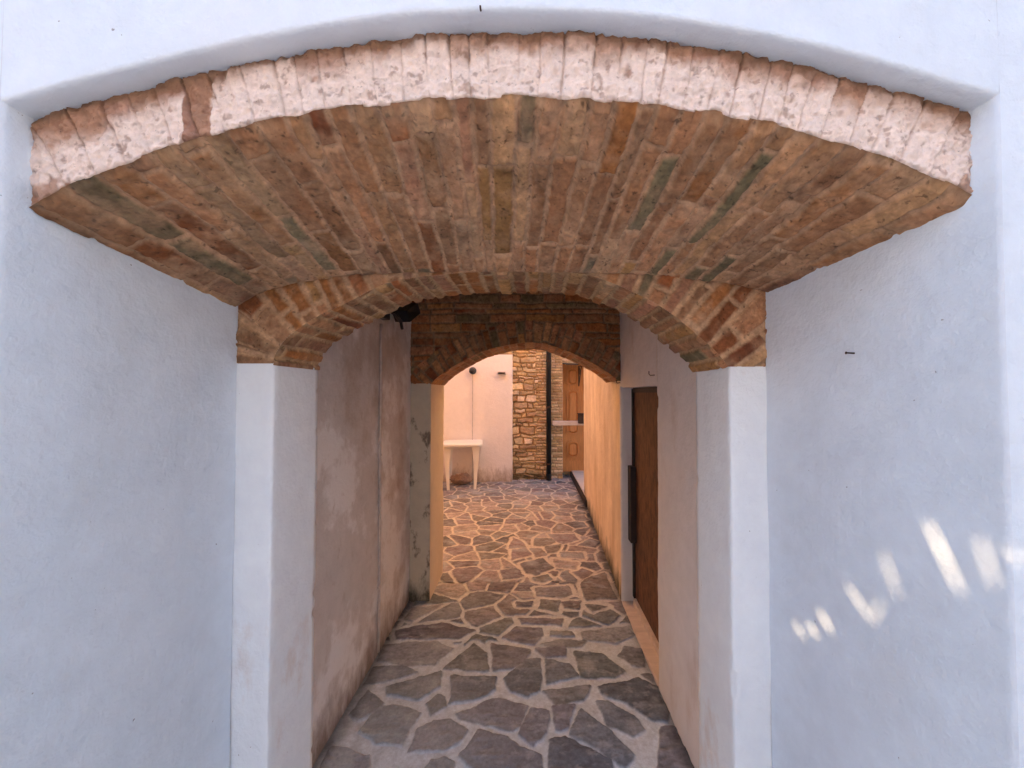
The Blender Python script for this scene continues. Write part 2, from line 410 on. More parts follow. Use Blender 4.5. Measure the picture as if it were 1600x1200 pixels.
def arch(curveA, Ya, Yb, nu, nv, seed, w, name, face_fn, mat, label, wts, smear, mort=MORT, rough=.003, prot=.004, joint=.006):
    A, Lc = dense(curveA, nu)
    T = np.gradient(A, axis=0); T /= np.linalg.norm(T, axis=1)[:, None]; Nn = np.stack([T[:, 1], -T[:, 0]], -1)   # points into the opening
    if Nn[nu // 2, 1] > 0: Nn = -Nn
    s = np.linspace(0, Lc, nu); V = np.linspace(0, 1, nv)
    SE, VV = np.meshgrid(s, V, indexing='ij')
    XX = np.repeat(A[:, :1], nv, 1); ZZ = np.repeat(A[:, 1:], nv, 1); YY = Ya + (Yb - Ya) * VV
    d, ids, ds = field(SE, VV * (Yb - Ya), w, (.24, .30) if abs(Yb - Ya) < .3 else (.13, .27), seed, wj=.2, warp=.004, t0=-.02, t1=1.2)
    col, m = brick_cols(XX, YY, ZZ, d, ids, seed + 1, joint=joint, wts=wts, smear=smear, mort=mort)
    row = ids // 331
    h = prot * m * (.4 + 1.2 * rnd(row, seed + 2)) + rough * fbm(XX, YY, ZZ, 22, 4, seed + 3) - .002
    h = h * sst(0, .04, VV)
    P = np.stack([XX + h * Nn[:, :1], YY, ZZ + h * Nn[:, 1:]], -1)
    # far edge is ragged, brick by brick
    P[..., 1] += np.where(VV > .98, .008 * (rnd(row, seed + 4) - .5), 0)
    hp(grid(name, P, mat, col=col, label=label))
    return A, s, Nn

def nearest(A, s, X, Z):
    """arc position and distance outside of the intrados"""
    sh = X.shape; p = np.stack([X.ravel(), Z.ravel()], -1)
    step = max(1, len(A) // 160); a = A[::step]; ss = s[::step]
    bi = np.zeros(len(p), dtype=int); bd = np.full(len(p), 1e9)
    for i in range(len(a)):
        q = np.hypot(p[:, 0] - a[i, 0], p[:, 1] - a[i, 1]); w_ = q < bd; bd[w_] = q[w_]; bi[w_] = i
    i0 = np.clip(bi, 1, len(a) - 2); tg = a[i0 + 1] - a[i0 - 1]; tl = np.linalg.norm(tg, axis=1)
    off = ((p - a[i0]) * tg).sum(1) / tl
    return (ss[i0] + off).reshape(sh), bd.reshape(sh)

# --- inner arch: soffit, ring face and springers
cA = curve([(428,575),(434,548),(446,522),(468,497),(500,472),(545,450),(600,433),(680,424),(800,421),(900,423),(980,433),(1035,455),(1075,487),(1105,524),(1125,550),(1140,576)], Y1)
cA2 = np.array([un(x, y, Y2) for x, y in [(496,584),(502,566),(515,545),(545,523),(590,500),(650,468),(740,460),(830,457),(900,461),(970,488),(1010,513),(1045,541),(1068,560),(1085,582)]])
inner_c = np.array([un(x, y, Y2) for x, y in [(496,578),(500,562),(516,541),(548,518),(592,497),(650,470),(735,459),(830,456),(905,462),(972,488),(1012,512),(1046,540),(1069,560),(1085,580)]])
W_IN = (4, 1, 5, 2, 3, 2, .8, 4, 2, 5, 5)
A, s, Nn = arch(inner_c, Y1, Y2, 760, 120, 71, .052, 'inner_arch', None, M_brick, 'underside of the inner brick arch', W_IN, (.75, 1.2), rough=.0045, prot=.008, joint=.009, mort=np.array((.46, .30, .16)))
nu, nv = 800, 120
X = np.linspace(XL1 - .002, XR1 + .002, nu)
X = XL1 - .002 + (XR1 - XL1 + .004) * (.5 - .5 * np.cos(np.linspace(0, math.pi, nu)))
order = np.argsort(A[:, 0]); zint = np.interp(X, A[order, 0], A[order, 1], left=-9, right=-9)
zspL = un(400, 568, Y1)[1]; zspR = un(1165, 573, Y1)[1]
lo = np.where(X < A[0, 0], zspL, np.where(X > A[-1, 0], zspR, zint)); hi = np.maximum(z_j(X) + .012, lo + .004)
XX = np.repeat(X[:, None], nv, 1); VV = np.repeat(np.linspace(0, 1, nv)[None], nu, 0); ZZ = lo[:, None] + (hi - lo)[:, None] * VV
SE, rr = nearest(A, s, XX, ZZ)
d, ids, ds = field(SE, rr, .052, (.21, .26), 71, wj=.2, warp=.004, t0=-.02, t1=1)
col, m = brick_cols(XX, YY[:1, :1] * 0 + Y1, ZZ, d, ids, 82, joint=.010, wts=(3, 1, 4, .5, 3, 1, .6, 3.5, 1, 6, 3), smear=(.7, 1.15), mort=np.array((.52, .32, .18)))
YY = Y1 - .007 * m * (.4 + rnd(ids, 83)) - .006 * fbm(XX, 0, ZZ, 26, 4, 84, .6) + .003
YY = Y1 + (YY - Y1) * sst(0, .012, rr)
hp(grid('inner_arch_face', np.stack([XX, YY, ZZ], -1), M_brick, col=col, label='ring of red and tan bricks on the inner arch'))

# --- plaster piers and passage walls
PLX = un(428, 800, Y1)[0]; PRX = un(1142, 800, Y1)[0]
PLX, PRX = -.873, .673
def sheetz(name, prof, z0, z1, m, label=None, flip=False, nz=220, amp=.006, seed=5, par=None):
    pts = [Vector(p) for p in prof]; dense_p = []
    for a, b in zip(pts, pts[1:]):
        n = max(1, int((b - a).length / .02))
        dense_p += [a.lerp(b, k / n) for k in range(n)]
    dense_p.append(pts[-1]); Z = np.linspace(z0, z1, nz); P = np.zeros((len(dense_p), nz, 3))
    for i, p in enumerate(dense_p):
        q = dense_p[min(i + 1, len(dense_p) - 1)] - dense_p[max(i - 1, 0)]; q.normalize()
        hh = amp * fbm(p.x, p.y, Z, 2.2, 4, seed) + amp * .4 * fbm(p.x, p.y, Z, 18, 3, seed + 1)
        if abs(q.x) > .2 and abs(q.y) > .2: hh = hh - (-1 if flip else 1) * .009 * sst(.22, .5, fbm(p.x, p.y, Z, 11, 3, seed + 5))
        P[i, :, 0] = p.x + hh * q.y; P[i, :, 1] = p.y - hh * q.x; P[i, :, 2] = Z
    o = grid(name, P, m, label=label, flip=flip)
    return hp(o) if par is None else o
b_ = .006
sheetz('pier', [(XL1 - .01, Y1 + .002), (PLX - b_, Y1), (PLX - b_ * .3, Y1 + b_ * .3), (PLX, Y1 + b_), (PLX, Y2), (-.95, Y2 + .01)], -.01, zspL + .001, M_pier, 'narrow plaster pier carrying the inner arch on the left', seed=61)
sheetz('pier', [(XR1 + .01, Y1 + .002), (PRX + b_, Y1), (PRX + b_ * .3, Y1 + b_ * .3), (PRX, Y1 + b_), (PRX, Y2), (.71, Y2 + .01)], -.01, zspR + .001, M_pier, 'narrow plaster pier carrying the inner arch on the right', flip=True, seed=64)
WL, WR = -.942, .698
CZ = 2.62
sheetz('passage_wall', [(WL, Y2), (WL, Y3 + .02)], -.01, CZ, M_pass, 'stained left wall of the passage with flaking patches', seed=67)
# right wall with the door recess: near piece, lintel piece, far jamb
RY0, RY1, RX = 2.14, 2.985, .79
zl = un(1000, 600, 2.98)[1]; zl = 1.655
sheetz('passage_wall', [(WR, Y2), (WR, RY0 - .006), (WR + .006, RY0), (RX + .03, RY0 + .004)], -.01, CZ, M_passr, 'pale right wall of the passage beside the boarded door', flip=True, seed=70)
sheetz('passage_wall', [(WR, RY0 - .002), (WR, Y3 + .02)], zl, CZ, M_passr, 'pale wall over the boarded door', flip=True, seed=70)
lohi('x', (0, 0, 0), (1, 1, 1), M_passr).name = 'tmp'; bpy.data.objects.remove(bpy.data.objects['tmp'])
hp(lohi('door_lintel', (WR + .004, RY0, zl - .012), (RX + .06, RY1, zl + .02), M_passr, bev=.004))
sheetz('door_jamb', [(RX + .04, RY1), (WR + .006, RY1), (WR, RY1 + .006), (WR, Y3 + .03)], -.01, zl + .02, M_passr, 'white far jamb of the door recess with a chipped foot', flip=True, seed=74)
hp(lohi('threshold', (WR - .004, RY0, -.02), (RX + .03, RY1 - .002, .012), M_marble, bev=.004))
# ceiling
nu, nv = 60, 60
gx, gy = np.meshgrid(np.linspace(-1.0, .80, nu), np.linspace(Y2 - .02, Y4, nv), indexing='ij')
gz = CZ - .25 * ((gx + .12) / .9) ** 2
d, ids, ds = field(gx, gy, .07, (.2, .3), 91)
col, m = brick_cols(gx, gy, gz, d, ids, 92)
hp(grid('passage_ceiling', np.stack([gx, gy, gz - .004 * m], -1), M_dark, col=col))

# --- rear arch
rc = np.array([un(x, y, Y3) for x, y in [(673,600),(683,590),(698,579),(716,568),(738,556),(760,547),(804,537),(845,536),(888,549),(929,569),(950,582),(966,595)]])
WD = (4, 2, 4, 1, 2, 1, .6, 1, 1, 3, 2)
A3, s3, N3 = arch(rc, Y3, Y4, 300, 70, 101, .062, 'rear_arch', None, M_dark, 'brick underside of the far arch', (3, 3, 3, 3, 2, 1, .3, 1.4, .4, 2, 3), (.5, 1), mort=np.array((.40, .27, .16)))
def tympanum(name, Y, x0, x1, ztop, sgn, seed, label, colmul, nu=420, nv=160, rad=.17):
    X = np.linspace(x0, x1, nu); o = np.argsort(A3[:, 0])
    lo = np.interp(X, A3[o, 0], A3[o, 1]); lo = np.where(X < A3[0, 0], A3[0, 1], np.where(X > A3[-1, 0], A3[-1, 1], lo))
    XX = np.repeat(X[:, None], nv, 1); VV = np.repeat(np.linspace(0, 1, nv)[None], nu, 0); ZZ = lo[:, None] + (ztop - lo)[:, None] * VV
    SE, rr = nearest(A3, s3, XX, ZZ)
    d1, i1, _ = field(SE, rr, .060, (.15, .17), 101, t0=-.02)
    d2, i2, _ = field(ZZ, XX, .058, (.14, .32), seed, wj=.35, warp=.012, wsc=6)
    ringm = rr < rad + .01 * vn(SE * 30, 0, 0, 3)
    d = np.where(ringm, d1, d2); ids = np.where(ringm, i1, i2 + 5000)
    col, m = brick_cols(XX, XX * 0 + Y, ZZ, d, ids, seed + 1, joint=.008, wts=WD, smear=(.7, 1), mort=np.array((.22, .16, .10)))
    YY = Y + sgn * (.010 * m * (.3 + rnd(ids, seed + 2)) + .010 * fbm(XX, 0, ZZ, 14, 4, seed + 3)) - sgn * .006
    hp(grid(name, np.stack([XX, YY, ZZ], -1), M_dark, col=col * colmul, label=label))
tympanum('tympanum', Y3, WL - .01, WR + .02, CZ, -1, 111, 'dark rough brick wall above the far arch', np.array((1.05, .95, .85)))
PX3 = A3[0, 0]
M_pierd = plaster('dirty pier plaster', (.55, .48, .37), .16, stain=[(7, .56, .62, (.10, .07, .05), .8, (1, 1, .6))])
sheetz('far_pier', [(WL - .01, Y3), (PX3 - b_, Y3), (PX3, Y3 + b_)], -.01, A3[0, 1] + .004, M_pierd, 'dirty grey plaster front of the far pier', seed=121)
sheetz('far_pier_side', [(PX3, Y3 + b_), (PX3 - .004, Y4), (PX3 - .3, Y4 + .003)], -.01, A3[0, 1] + .004, M_cream, 'cream side of the far pier', seed=124)
# rear face of the house to the courtyard
tympanum('rear_wall', Y4, PX3 + .0, A3[-1, 0], 3.9, 1, 131, 'courtyard side of the house above the arch', 1.2, 200, 120)
hp(lohi('rear_wall', (-6, Y4 - .2, 0), (PX3 - .012, Y4 - .01, 3.9), M_cream))
hp(lohi('rear_wall', (.80, Y4 - .2, 0), (6, Y4 - .01, 3.9), M_cream))
# solid masonry behind the plaster
hp(lohi('masonry_core', (-6, .80, 0), (-1.03, Y4 - .21, 3.85), M_cream))
hp(lohi('masonry_core', (.93, .80, 0), (6, Y4 - .21, 3.85), M_cream))
hp(lohi('masonry_core', (-1.02, .80, CZ + .06), (.92, Y4 - .22, 3.85), M_cream))
hp(lohi('masonry_core', (-1.02, Y2 + .004, 2.03), (.92, Y2 + .02, CZ + .05), M_cream))
hp(lohi('roof', (-6.1, .6, 3.9), (6.1, Y4 + .08, 4.62), M_terra))

# --- boarded door in the right wall
door = lohi('door', (RX, RY0 + .01, .055), (RX + .03, RY1 - .045, zl - .05), M_hard, label='brown hardboard passage door'); hp(door)
def sub(o, p): o.parent = p; return o
fr = hp(lohi('door_frame', (RX - .012, RY1 - .046, .05), (RX + .03, RY1 - .002, zl - .02), M_frame))
hp(lohi('door_frame', (RX - .012, RY0 + .01, zl - .05), (RX + .03, RY1 - .047, zl - .013), M_frame))
lb = lohi('lock_plate', (RX - .045, RY1 - .085, un(985, 845, 2.95)[1]), (RX - .001, RY1 - .004, un(985, 728, 2.95)[1]), M_frame, bev=.003, label='dark strip on the door edge')
hp(lb)
hp(lohi('kick_board', (RX - .022, RY0 + .02, .014), (RX - .0, RY1 - .05, .054), M_marble, label='pale board at the door foot'))

# ================================================================== ground
def struct(o): o['kind'] = 'structure'; return o
polysA = [[(1125,475),(1470,485),(1470,590),(1380,640),(1120,690)],[(935,690),(1020,625),(1075,640),(1085,710),(960,785)],
 [(1165,770),(1450,660),(1540,660),(1720,715),(1640,880),(1600,905),(1200,815)],[(870,880),(980,820),(1110,825),(1240,900),(1180,1000),(1060,1060),(800,1060)],
 [(1195,1100),(1340,910),(1560,960),(1640,1040),(1820,1110),(1850,1240),(1330,1240)],[(960,1130),(1060,1115),(1140,1160),(1120,1260),(900,1260)],
 [(190,1040),(310,1050),(480,1110),(490,1260),(90,1260)],[(560,720),(740,710),(870,770),(800,900),(740,1020),(540,1000),(420,900)],
 [(340,760),(480,590),(590,680),(560,740),(410,810)],[(620,560),(1040,440),(1030,550),(860,655),(640,620)],
 [(520,400),(760,400),(860,440),(600,520),(440,540)],[(600,230),(1000,200),(1140,260),(1000,380),(800,400),(560,350)],
 [(1070,410),(1300,225),(1400,300),(1420,440)],[(1440,230),(1740,280),(1700,360),(1590,420),(1450,440)],
 [(700,120),(1050,60),(1300,120),(1180,180),(700,190)]]
polysB = [[(35,500),(210,350),(310,350),(320,590),(230,640),(90,590)],[(360,350),(550,380),(620,480),(380,545)],[(290,270),(520,240),(520,320),(360,330)],
 [(30,180),(140,85),(330,110),(340,160),(270,235)],[(390,130),(570,125),(590,165),(400,170)],[(320,230),(480,190),(680,205),(640,250),(420,255)],
 [(590,290),(800,300),(980,440),(900,490),(650,480)],[(350,605),(710,555),(660,670),(440,710)],[(420,730),(590,710),(530,880),(450,890)],
 [(240,720),(380,760),(360,920),(260,1035),(150,930)],[(390,980),(520,960),(740,1060),(880,1130),(900,1260),(400,1260)],
 [(580,870),(650,750),(820,880),(1060,1090),(980,1190),(780,1060),(560,950)],[(760,680),(850,680),(1060,790),(1130,890),(1050,950),(860,870)],
 [(780,560),(1100,500),(1230,560),(1320,760),(1320,840),(1180,820),(1000,700),(810,620)],[(1260,870),(1370,880),(1560,1260),(1250,1260)],
 [(930,320),(980,240),(1130,260),(1140,400),(1040,390)],[(640,130),(1000,90),(1060,150),(900,220),(660,190)],[(1120,460),(1200,460),(1210,520)],
 [(150,20),(500,30),(470,80),(180,60)]]
polysD = [[(850,740),(900,680),(1150,600),(1310,920),(930,930)],[(60,960),(260,950),(250,1010),(80,1010)],[(110,480),(380,410),(520,530),(300,620),(180,590)],
 [(515,420),(810,470),(770,550),(560,520)],[(760,590),(870,545),(1010,590),(880,680)],[(260,650),(440,620),(500,670),(380,710),(270,690)],
 [(270,250),(290,160),(500,160),(550,215),(400,260)],[(460,110),(770,110),(830,180),(640,235),(550,200)],[(420,270),(620,240),(560,340),(440,350)],
 [(230,290),(370,290),(430,370),(300,400)],[(600,340),(890,350),(890,420),(620,400)],[(0,310),(180,290),(240,370),(0,430)],[(20,150),(120,200),(180,280),(-40,290)],
 [(300,780),(700,760),(760,860),(640,900),(320,870)],[(360,920),(600,940),(560,1080),(340,1030)],[(920,990),(1200,1010),(1000,1080)],[(640,960),(860,950),(830,1040),(660,1030)]]
traced = [[gr(480 + x / 5, 960 + y / 5) for x, y in p] for p in polysA] + [[gr(780 + x / 5, 960 + y / 5) for x, y in p] for p in polysB] + [[gr(800 + x / 8, 820 + y / 8) for x, y in p] for p in polysD]
def sd_poly(X, Y, poly):
    """signed distance, positive inside"""
    d = np.full(X.shape, 1e9); ins = np.zeros(X.shape, bool); n = len(poly)
    for i in range(n):
        ax, ay = poly[i]; bx, by = poly[(i + 1) % n]
        ex, ey = bx - ax, by - ay; t = np.clip(((X - ax) * ex + (Y - ay) * ey) / (ex * ex + ey * ey + 1e-12), 0, 1)
        d = np.minimum(d, np.hypot(X - ax - t * ex, Y - ay - t * ey))
        c = ((ay > Y) != (by > Y)) & (X < (bx - ax) * (Y - ay) / ((by - ay) if by != ay else 1e-9) + ax)
        ins ^= c
    return np.where(ins, d, -d)
SP = np.array([(.115, .137, .172), (.09, .108, .142), (.15, .158, .19), (.175, .19, .22), (.12, .127, .165), (.135, .15, .168), (.20, .22, .25), (.125, .15, .172)])
def paving(name, x0, x1, y0, y1, res, label=None, use_traced=True, seeds_y=2.9, ws=.27, zoff=0., pale=False):
    nu = int((x1 - x0) / res) + 1; nv = int((y1 - y0) / res) + 1
    XX, YY = np.meshgrid(np.linspace(x0, x1, nu), np.linspace(y0, y1, nv), indexing='ij')
    xw = XX + .010 * fbm(XX, YY, 0, 9, 3, 201); yw = YY + .010 * fbm(XX, YY, 0, 9, 3, 202)
    dist = np.full(XX.shape, -9.); ids = np.zeros(XX.shape, dtype=np.int64)
    if use_traced:
        for k, p in enumerate(traced):
            xs = [a for a, b in p]; ys = [b for a, b in p]
            q = (XX > min(xs) - .1) & (XX < max(xs) + .1) & (YY > min(ys) - .1) & (YY < max(ys) + .1)
            if not q.any(): continue
            sd = sd_poly(xw[q], yw[q], p) + .009; cur = dist[q]; b = sd > cur
            cur[b] = sd[b]; dist[q] = cur; ii = ids[q]; ii[b] = k + 1; ids[q] = ii
    rg = random.Random(77); pts = []
    yy = -6.0; row = 0
    while yy < 9.5:
        xx = -6.5 + (row % 2) * ws * .5
        while xx < 6.5:
            px, py = xx + rg.uniform(-.48, .48) * ws, yy + rg.uniform(-.48, .48) * ws * .9
            pts.append((px, py, rg.randrange(100000))); xx += ws * rg.uniform(.75, 1.25)
        yy += ws * .82; row += 1
    tr = traced if use_traced or seeds_y < -5 else traced
    keep = []
    for p in pts:
        if x0 - .8 < p[0] < x1 + .8 and y0 - .8 < p[1] < y1 + .8: keep.append(p)
    d1 = np.full(XX.shape, 1e9); d2 = np.full(XX.shape, 1e9); id1 = np.zeros(XX.shape, dtype=np.int64)
    s1 = np.zeros(XX.shape + (2,)); s2 = np.zeros(XX.shape + (2,))
    hx = (XX[:, 0]); hy = YY[0]
    for (px, py, pid) in keep:
        i0, i1 = np.searchsorted(hx, px - .65), np.searchsorted(hx, px + .65); j0, j1 = np.searchsorted(hy, py - .65), np.searchsorted(hy, py + .65)
        if i0 >= i1 or j0 >= j1: continue
        sl_ = (slice(i0, i1), slice(j0, j1))
        q = np.hypot(xw[sl_] - px, yw[sl_] - py)
        a1, a2 = d1[sl_], d2[sl_]; n1 = q < a1; n2 = (~n1) & (q < a2)
        s2[sl_][n1] = s1[sl_][n1]; a2[n1] = a1[n1]; a1[n1] = q[n1]; id1[sl_][n1] = pid; s1[sl_][n1] = (px, py)
        a2[n2] = q[n2]; s2[sl_][n2] = (px, py)
    sep = np.linalg.norm(s1 - s2, axis=-1) + 1e-6
    vd = (d2 ** 2 - d1 ** 2) / (2 * sep) - .011
    if use_traced:
        # the random stones fill what the traced ones leave
        near = dist > -.035
        okv = (YY > 2.45 + .25 * fbm(XX, YY, 0, 2, 2, 219)) | ((XX < -.62) & (YY > 2.2)) | (XX < -1.1) | (XX > .85) | (YY < 1.45)
        vd2 = np.minimum(vd, -dist - .03)
        use = okv & (dist < 0) & (vd2 > 0)
        ids = np.where(use, id1 + 500, ids); dist = np.where(use, vd2, np.minimum(dist, np.where(dist < 0, dist, 9)))
    else:
        dist = vd; ids = id1 + 500
    fray = .006 * fbm(XX, YY, 0, 35, 3, 205)
    fray = fray + .009 * fbm(XX, YY, 2, 14, 3, 218); m = sst(-.003, .008, dist + fray)
    st = SP[(rnd(ids, 206) * 7.99).astype(int)] * (.8 + .5 * rnd(ids, 207))[..., None]
    wm = sst(2.3, 3.6, YY + .25 * fbm(XX, YY, 0, 1.5, 3, 220))[..., None]; st = st * (1 - wm + wm * np.array((1.45, 1.08, .88)))  # warm glow put into the stone colour further back
    lam = fbm(XX * 1.0, YY * 2.5, rnd(ids, 208) * 50, 18, 5, 209, .6)
    st = st * (1.18 + .75 * lam + .35 * fbm(XX, YY, 0, 55, 3, 221))[..., None]
    vein = sst(.10, .45, fbm(XX, YY * 1.6, 4, 15, 5, 222, .65))[..., None] * .38; st = st * (1 - vein) + np.array((.42, .45, .49)) * vein
    haze = sst(.0, .55, fbm(XX, YY, 3, 6, 4, 210)) * .45 + (sst(.35, -.55, XX) * sst(2.6, 1.7, YY)) * .5      # cement smeared over the stones
    st = st * (1 - haze[..., None]) + np.array((.42, .45, .48)) * haze[..., None]
    mo = (np.array((.54, .60, .67)) * (1 - wm) + np.array((.60, .52, .44)) * wm) * (1 + .22 * fbm(XX, YY, 0, 25, 4, 211))[..., None]  # joints cool near, warm glow painted in further back
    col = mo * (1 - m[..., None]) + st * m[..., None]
    if pale: col = col * .25 + np.array((.58, .57, .56)) * .75
    # darker along the foot of the walls
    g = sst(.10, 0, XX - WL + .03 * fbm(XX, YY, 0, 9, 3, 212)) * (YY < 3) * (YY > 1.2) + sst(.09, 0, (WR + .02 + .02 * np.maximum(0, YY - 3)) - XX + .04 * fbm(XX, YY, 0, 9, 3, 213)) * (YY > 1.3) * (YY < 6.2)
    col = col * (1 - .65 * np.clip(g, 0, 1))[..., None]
    zz = -.008 + .008 * m + .005 * m * lam + .003 * fbm(XX, YY, 0, 30, 3, 214) + .005 * m * (rnd(ids, 215) - .5) + .004 * fbm(XX, YY, 0, 2.5, 2, 216)
    return struct(grid(name, np.stack([XX, YY, zz + zoff], -1), M_pave, col=col))
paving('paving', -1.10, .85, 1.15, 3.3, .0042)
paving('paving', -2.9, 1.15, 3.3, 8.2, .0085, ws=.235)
o = struct(lohi('ground', (-60, -60, -.20), (60, 60, -.05), M_marble))
paving('alley_paving', -6, 6, -2, 1.15, .03, use_traced=False, pale=True)
paving('alley_paving', -2.9, -1.10, 1.15, 3.3, .06, use_traced=False)

# ================================================================== courtyard
def wth(o, p): o.parent = p; o.matrix_parent_inverse = p.matrix_basis.inverted(); return o
# right boundary wall, slightly splayed
bw = thing('garden_wall', 'tall ochre streaked plaster wall along the right edge of the paving', 'wall', (.72, Y4, 0))
def sheetz2(name, prof, z0, z1, m, par, **k):
    o = sheetz(name, prof, z0, z1, m, par=1, **k); o.parent = par; o.matrix_parent_inverse = Matrix.Translation(-Vector(par.location)); return o
# dirt at the foot as its own albedo
def foot_dirt(m, zmax=.22, colr=(.035, .035, .02)):
    t = m.node_tree; b = t.nodes['Principled BSDF']; src = b.inputs['Base Color'].links[0].from_socket
    geo = t.nodes.new('ShaderNodeNewGeometry'); sx = t.nodes.new('ShaderNodeSeparateXYZ'); L(t, geo.outputs['Position'], sx.inputs[0])
    n = noise_node(t, 5, 6, .7, stretch=(2, 2, .8))
    a = t.nodes.new('ShaderNodeMath'); a.operation = 'MULTIPLY_ADD'; L(t, n, a.inputs[0]); a.inputs[1].default_value = -.55 * zmax / .22; L(t, sx.outputs[2], a.inputs[2])
    mr = t.nodes.new('ShaderNodeMapRange'); L(t, a.outputs[0], mr.inputs[0]); mr.inputs[1].default_value = -.28 * zmax / .22; mr.inputs[2].default_value = -.08 * zmax / .22
    mr.inputs[3].default_value = .9; mr.inputs[4].default_value = 0
    L(t, mix(t, mr.outputs[0], src, colr), b.inputs['Base Color'])
foot_dirt(M_ochre, .22)
foot_dirt(M_pierd, .18)
foot_dirt(M_pink, .30, (.40, .30, .22))
foot_dirt(M_pass, .20, (.22, .17, .14))
sheetz2('wall_face', [(WR + .0, Y4 - .46), (WR + .02, Y4), (.80, 5.85), (.83, 5.87), (1.02, 5.87)], -.01, 7.0, M_ochre, bw, flip=True, seed=301, nz=200)  # unseen upper part added to catch sun and bounce warm light
wth(lohi('added_wall_cap', (.70, Y4 + .02, 7.0), (1.10, 5.9, 7.05), M_terra), bw)
wth(lohi('wall_core', (.86, Y4 + .0, 0), (1.02, 5.84, 6.99), M_cream), bw)

# pink house
ph = thing('pink_house', 'smooth pink plastered house wall behind the white table', 'house', (-2, 7.0, 0))
xc0 = un(800, 650, 7.0)[0]
def wallgrid(name, x0, x1, z0, z1, Y, m, par, n=60):
    gx, gz = np.meshgrid(np.linspace(x0, x1, n), np.linspace(z0, z1, n), indexing='ij')
    o = grid(name, np.stack([gx, Y - .01 * fbm(gx, 0, gz, 1.2, 3, 311), gz], -1), m); return wth(o, par)
wallgrid('wall', -5, xc0, -.02, 2.31, 7.0, M_pink, ph)
wth(lohi('wall_side', (xc0 - .004, 7.0, -.02), (xc0 + .002, 7.4, 2.31), M_pink), ph)
gx, gz = np.meshgrid(np.linspace(-5, xc0, 300), np.linspace(2.31, 6.5, 200), indexing='ij')
d, ids, _ = field(gz, gx, .075, (.16, .3), 321)
PALS = 1.3 * np.array([(.52, .37, .20), (.45, .30, .15), (.58, .43, .26), (.40, .27, .15), (.50, .33, .20), (.60, .44, .30), (.36, .22, .12)])
def stone_cols(X, Z, d, ids, seed, joint, mort=(.42, .29, .15)):
    m = sst(joint * .2, joint * 1.6, d + .4 * joint * fbm(X, 0, Z, 25, 3, seed))
    c = PALS[(rnd(ids, seed + 1) * 6.99).astype(int)] * (.8 + .4 * rnd(ids, seed + 2))[..., None] * (1 + .25 * fbm(X, 0, Z, 14, 4, seed + 3))[..., None]
    mc = np.array(mort) * (1 + .3 * fbm(X, 0, Z, 20, 3, seed + 4))[..., None]
    return mc * (1 - m[..., None]) + c * m[..., None], m
col, m = stone_cols(gx, gz, d, ids, 322, .012)
wth(grid('upper_wall', np.stack([gx, 7.03 - .01 * m, gz], -1), M_stone, col=col), ph)
wth(lohi('wall_core', (-5, 7.06, 0), (xc0 - .01, 7.5, 6.5), M_cream), ph)
wth(lohi('roof', (-5.1, 6.8, 6.5), (xc0, 8.5, 6.6), M_terra), ph)

# stone house with brick jamb
sh = thing('stone_house', 'house of golden rubble stone and thin bricks with a panelled wooden door', 'house', (0, 7.2, 0))
xs0, xs1 = xc0, un(861, 650, 7.2)[0]
xd0 = un(877.5, 650, 7.5)[0]
gx, gz = np.meshgrid(np.linspace(xs0, xs1, 210), np.linspace(-.03, 6.5, 900), indexing='ij')
d, ids, _ = field(gz, gx, .085, (.08, .34), 331, wj=.7, warp=.04, wsc=5)
dB, iB, _ = field(gz, gx, .055, (.12, .28), 333, wj=.2, warp=.006)
isb = (gx + .05 * fbm(gx, 0, gz, 5, 2, 334) > .10) & (gz < 2.9) & (gz > .35)
band = np.abs(gz - 1.66) < .09
d = np.where(isb, dB, d); ids = np.where(isb, iB + 9000, ids)
col, m = stone_cols(gx, gz, d, ids, 335, .014)
yy = 7.2 - m * (.02 + .035 * rnd(ids, 336)) * np.where(isb, .4, 1) - .02 * fbm(gx, 0, gz, 10, 4, 337)
dk = sst(.16, .0, gz + .1 * fbm(gx, 0, gz, 7, 3, 338)); col = col * (1 - .6 * dk)[..., None]
wth(grid('stone_wall', np.stack([gx, yy, gz], -1), M_stone, col=col, label='golden rubble stone wall'), sh)
gx, gz = np.meshgrid(np.linspace(xs1 - .004, xd0, 90), np.linspace(-.03, 6.5, 900), indexing='ij')
d, ids, _ = field(gz, gx, .052, (.12, .26), 341, wj=.2, warp=.006)
col, m = stone_cols(gx, gz, d, ids, 342, .010, (.50, .36, .22))
wth(grid('brick_jamb', np.stack([gx, 7.3 - .012 * m - .006 * fbm(gx, 0, gz, 20, 3, 343), gz], -1), M_stone, col=col, label='thin bricks between the downpipe and the door'), sh)
DZ0, DZ1 = un(890, 737, 7.5)[1], un(890, 569, 7.5)[1]
xd1 = xd0 + .84
wth(lohi('jamb_side', (xd0 - .004, 7.3, 0), (xd0 + .004, 7.6, DZ1), M_stone if False else M_cream), sh)
gx, gz = np.meshgrid(np.linspace(xd0, 4, 200), np.linspace(DZ1 + .01, 6.5, 300), indexing='ij')
d, ids, _ = field(gz, gx, .055, (.12, .26), 344); col, m = stone_cols(gx, gz, d, ids, 345, .010)
wth(grid('upper_wall', np.stack([gx, 7.3 - .012 * m, gz], -1), M_stone, col=col), sh)
gx, gz = np.meshgrid(np.linspace(xd1, 4, 100), np.linspace(-.02, DZ1 + .01, 150), indexing='ij')
d, ids, _ = field(gz, gx, .055, (.12, .26), 346); col, m = stone_cols(gx, gz, d, ids, 347, .010)
wth(grid('stone_wall', np.stack([gx, 7.3 - .012 * m, gz], -1), M_stone, col=col), sh)
wth(lohi('wall_core', (xs0, 7.62, 0), (4, 8.4, 6.5), M_cream), sh)
wth(lohi('roof', (xs0, 6.95, 6.5), (4.1, 8.5, 6.6), M_terra), sh)
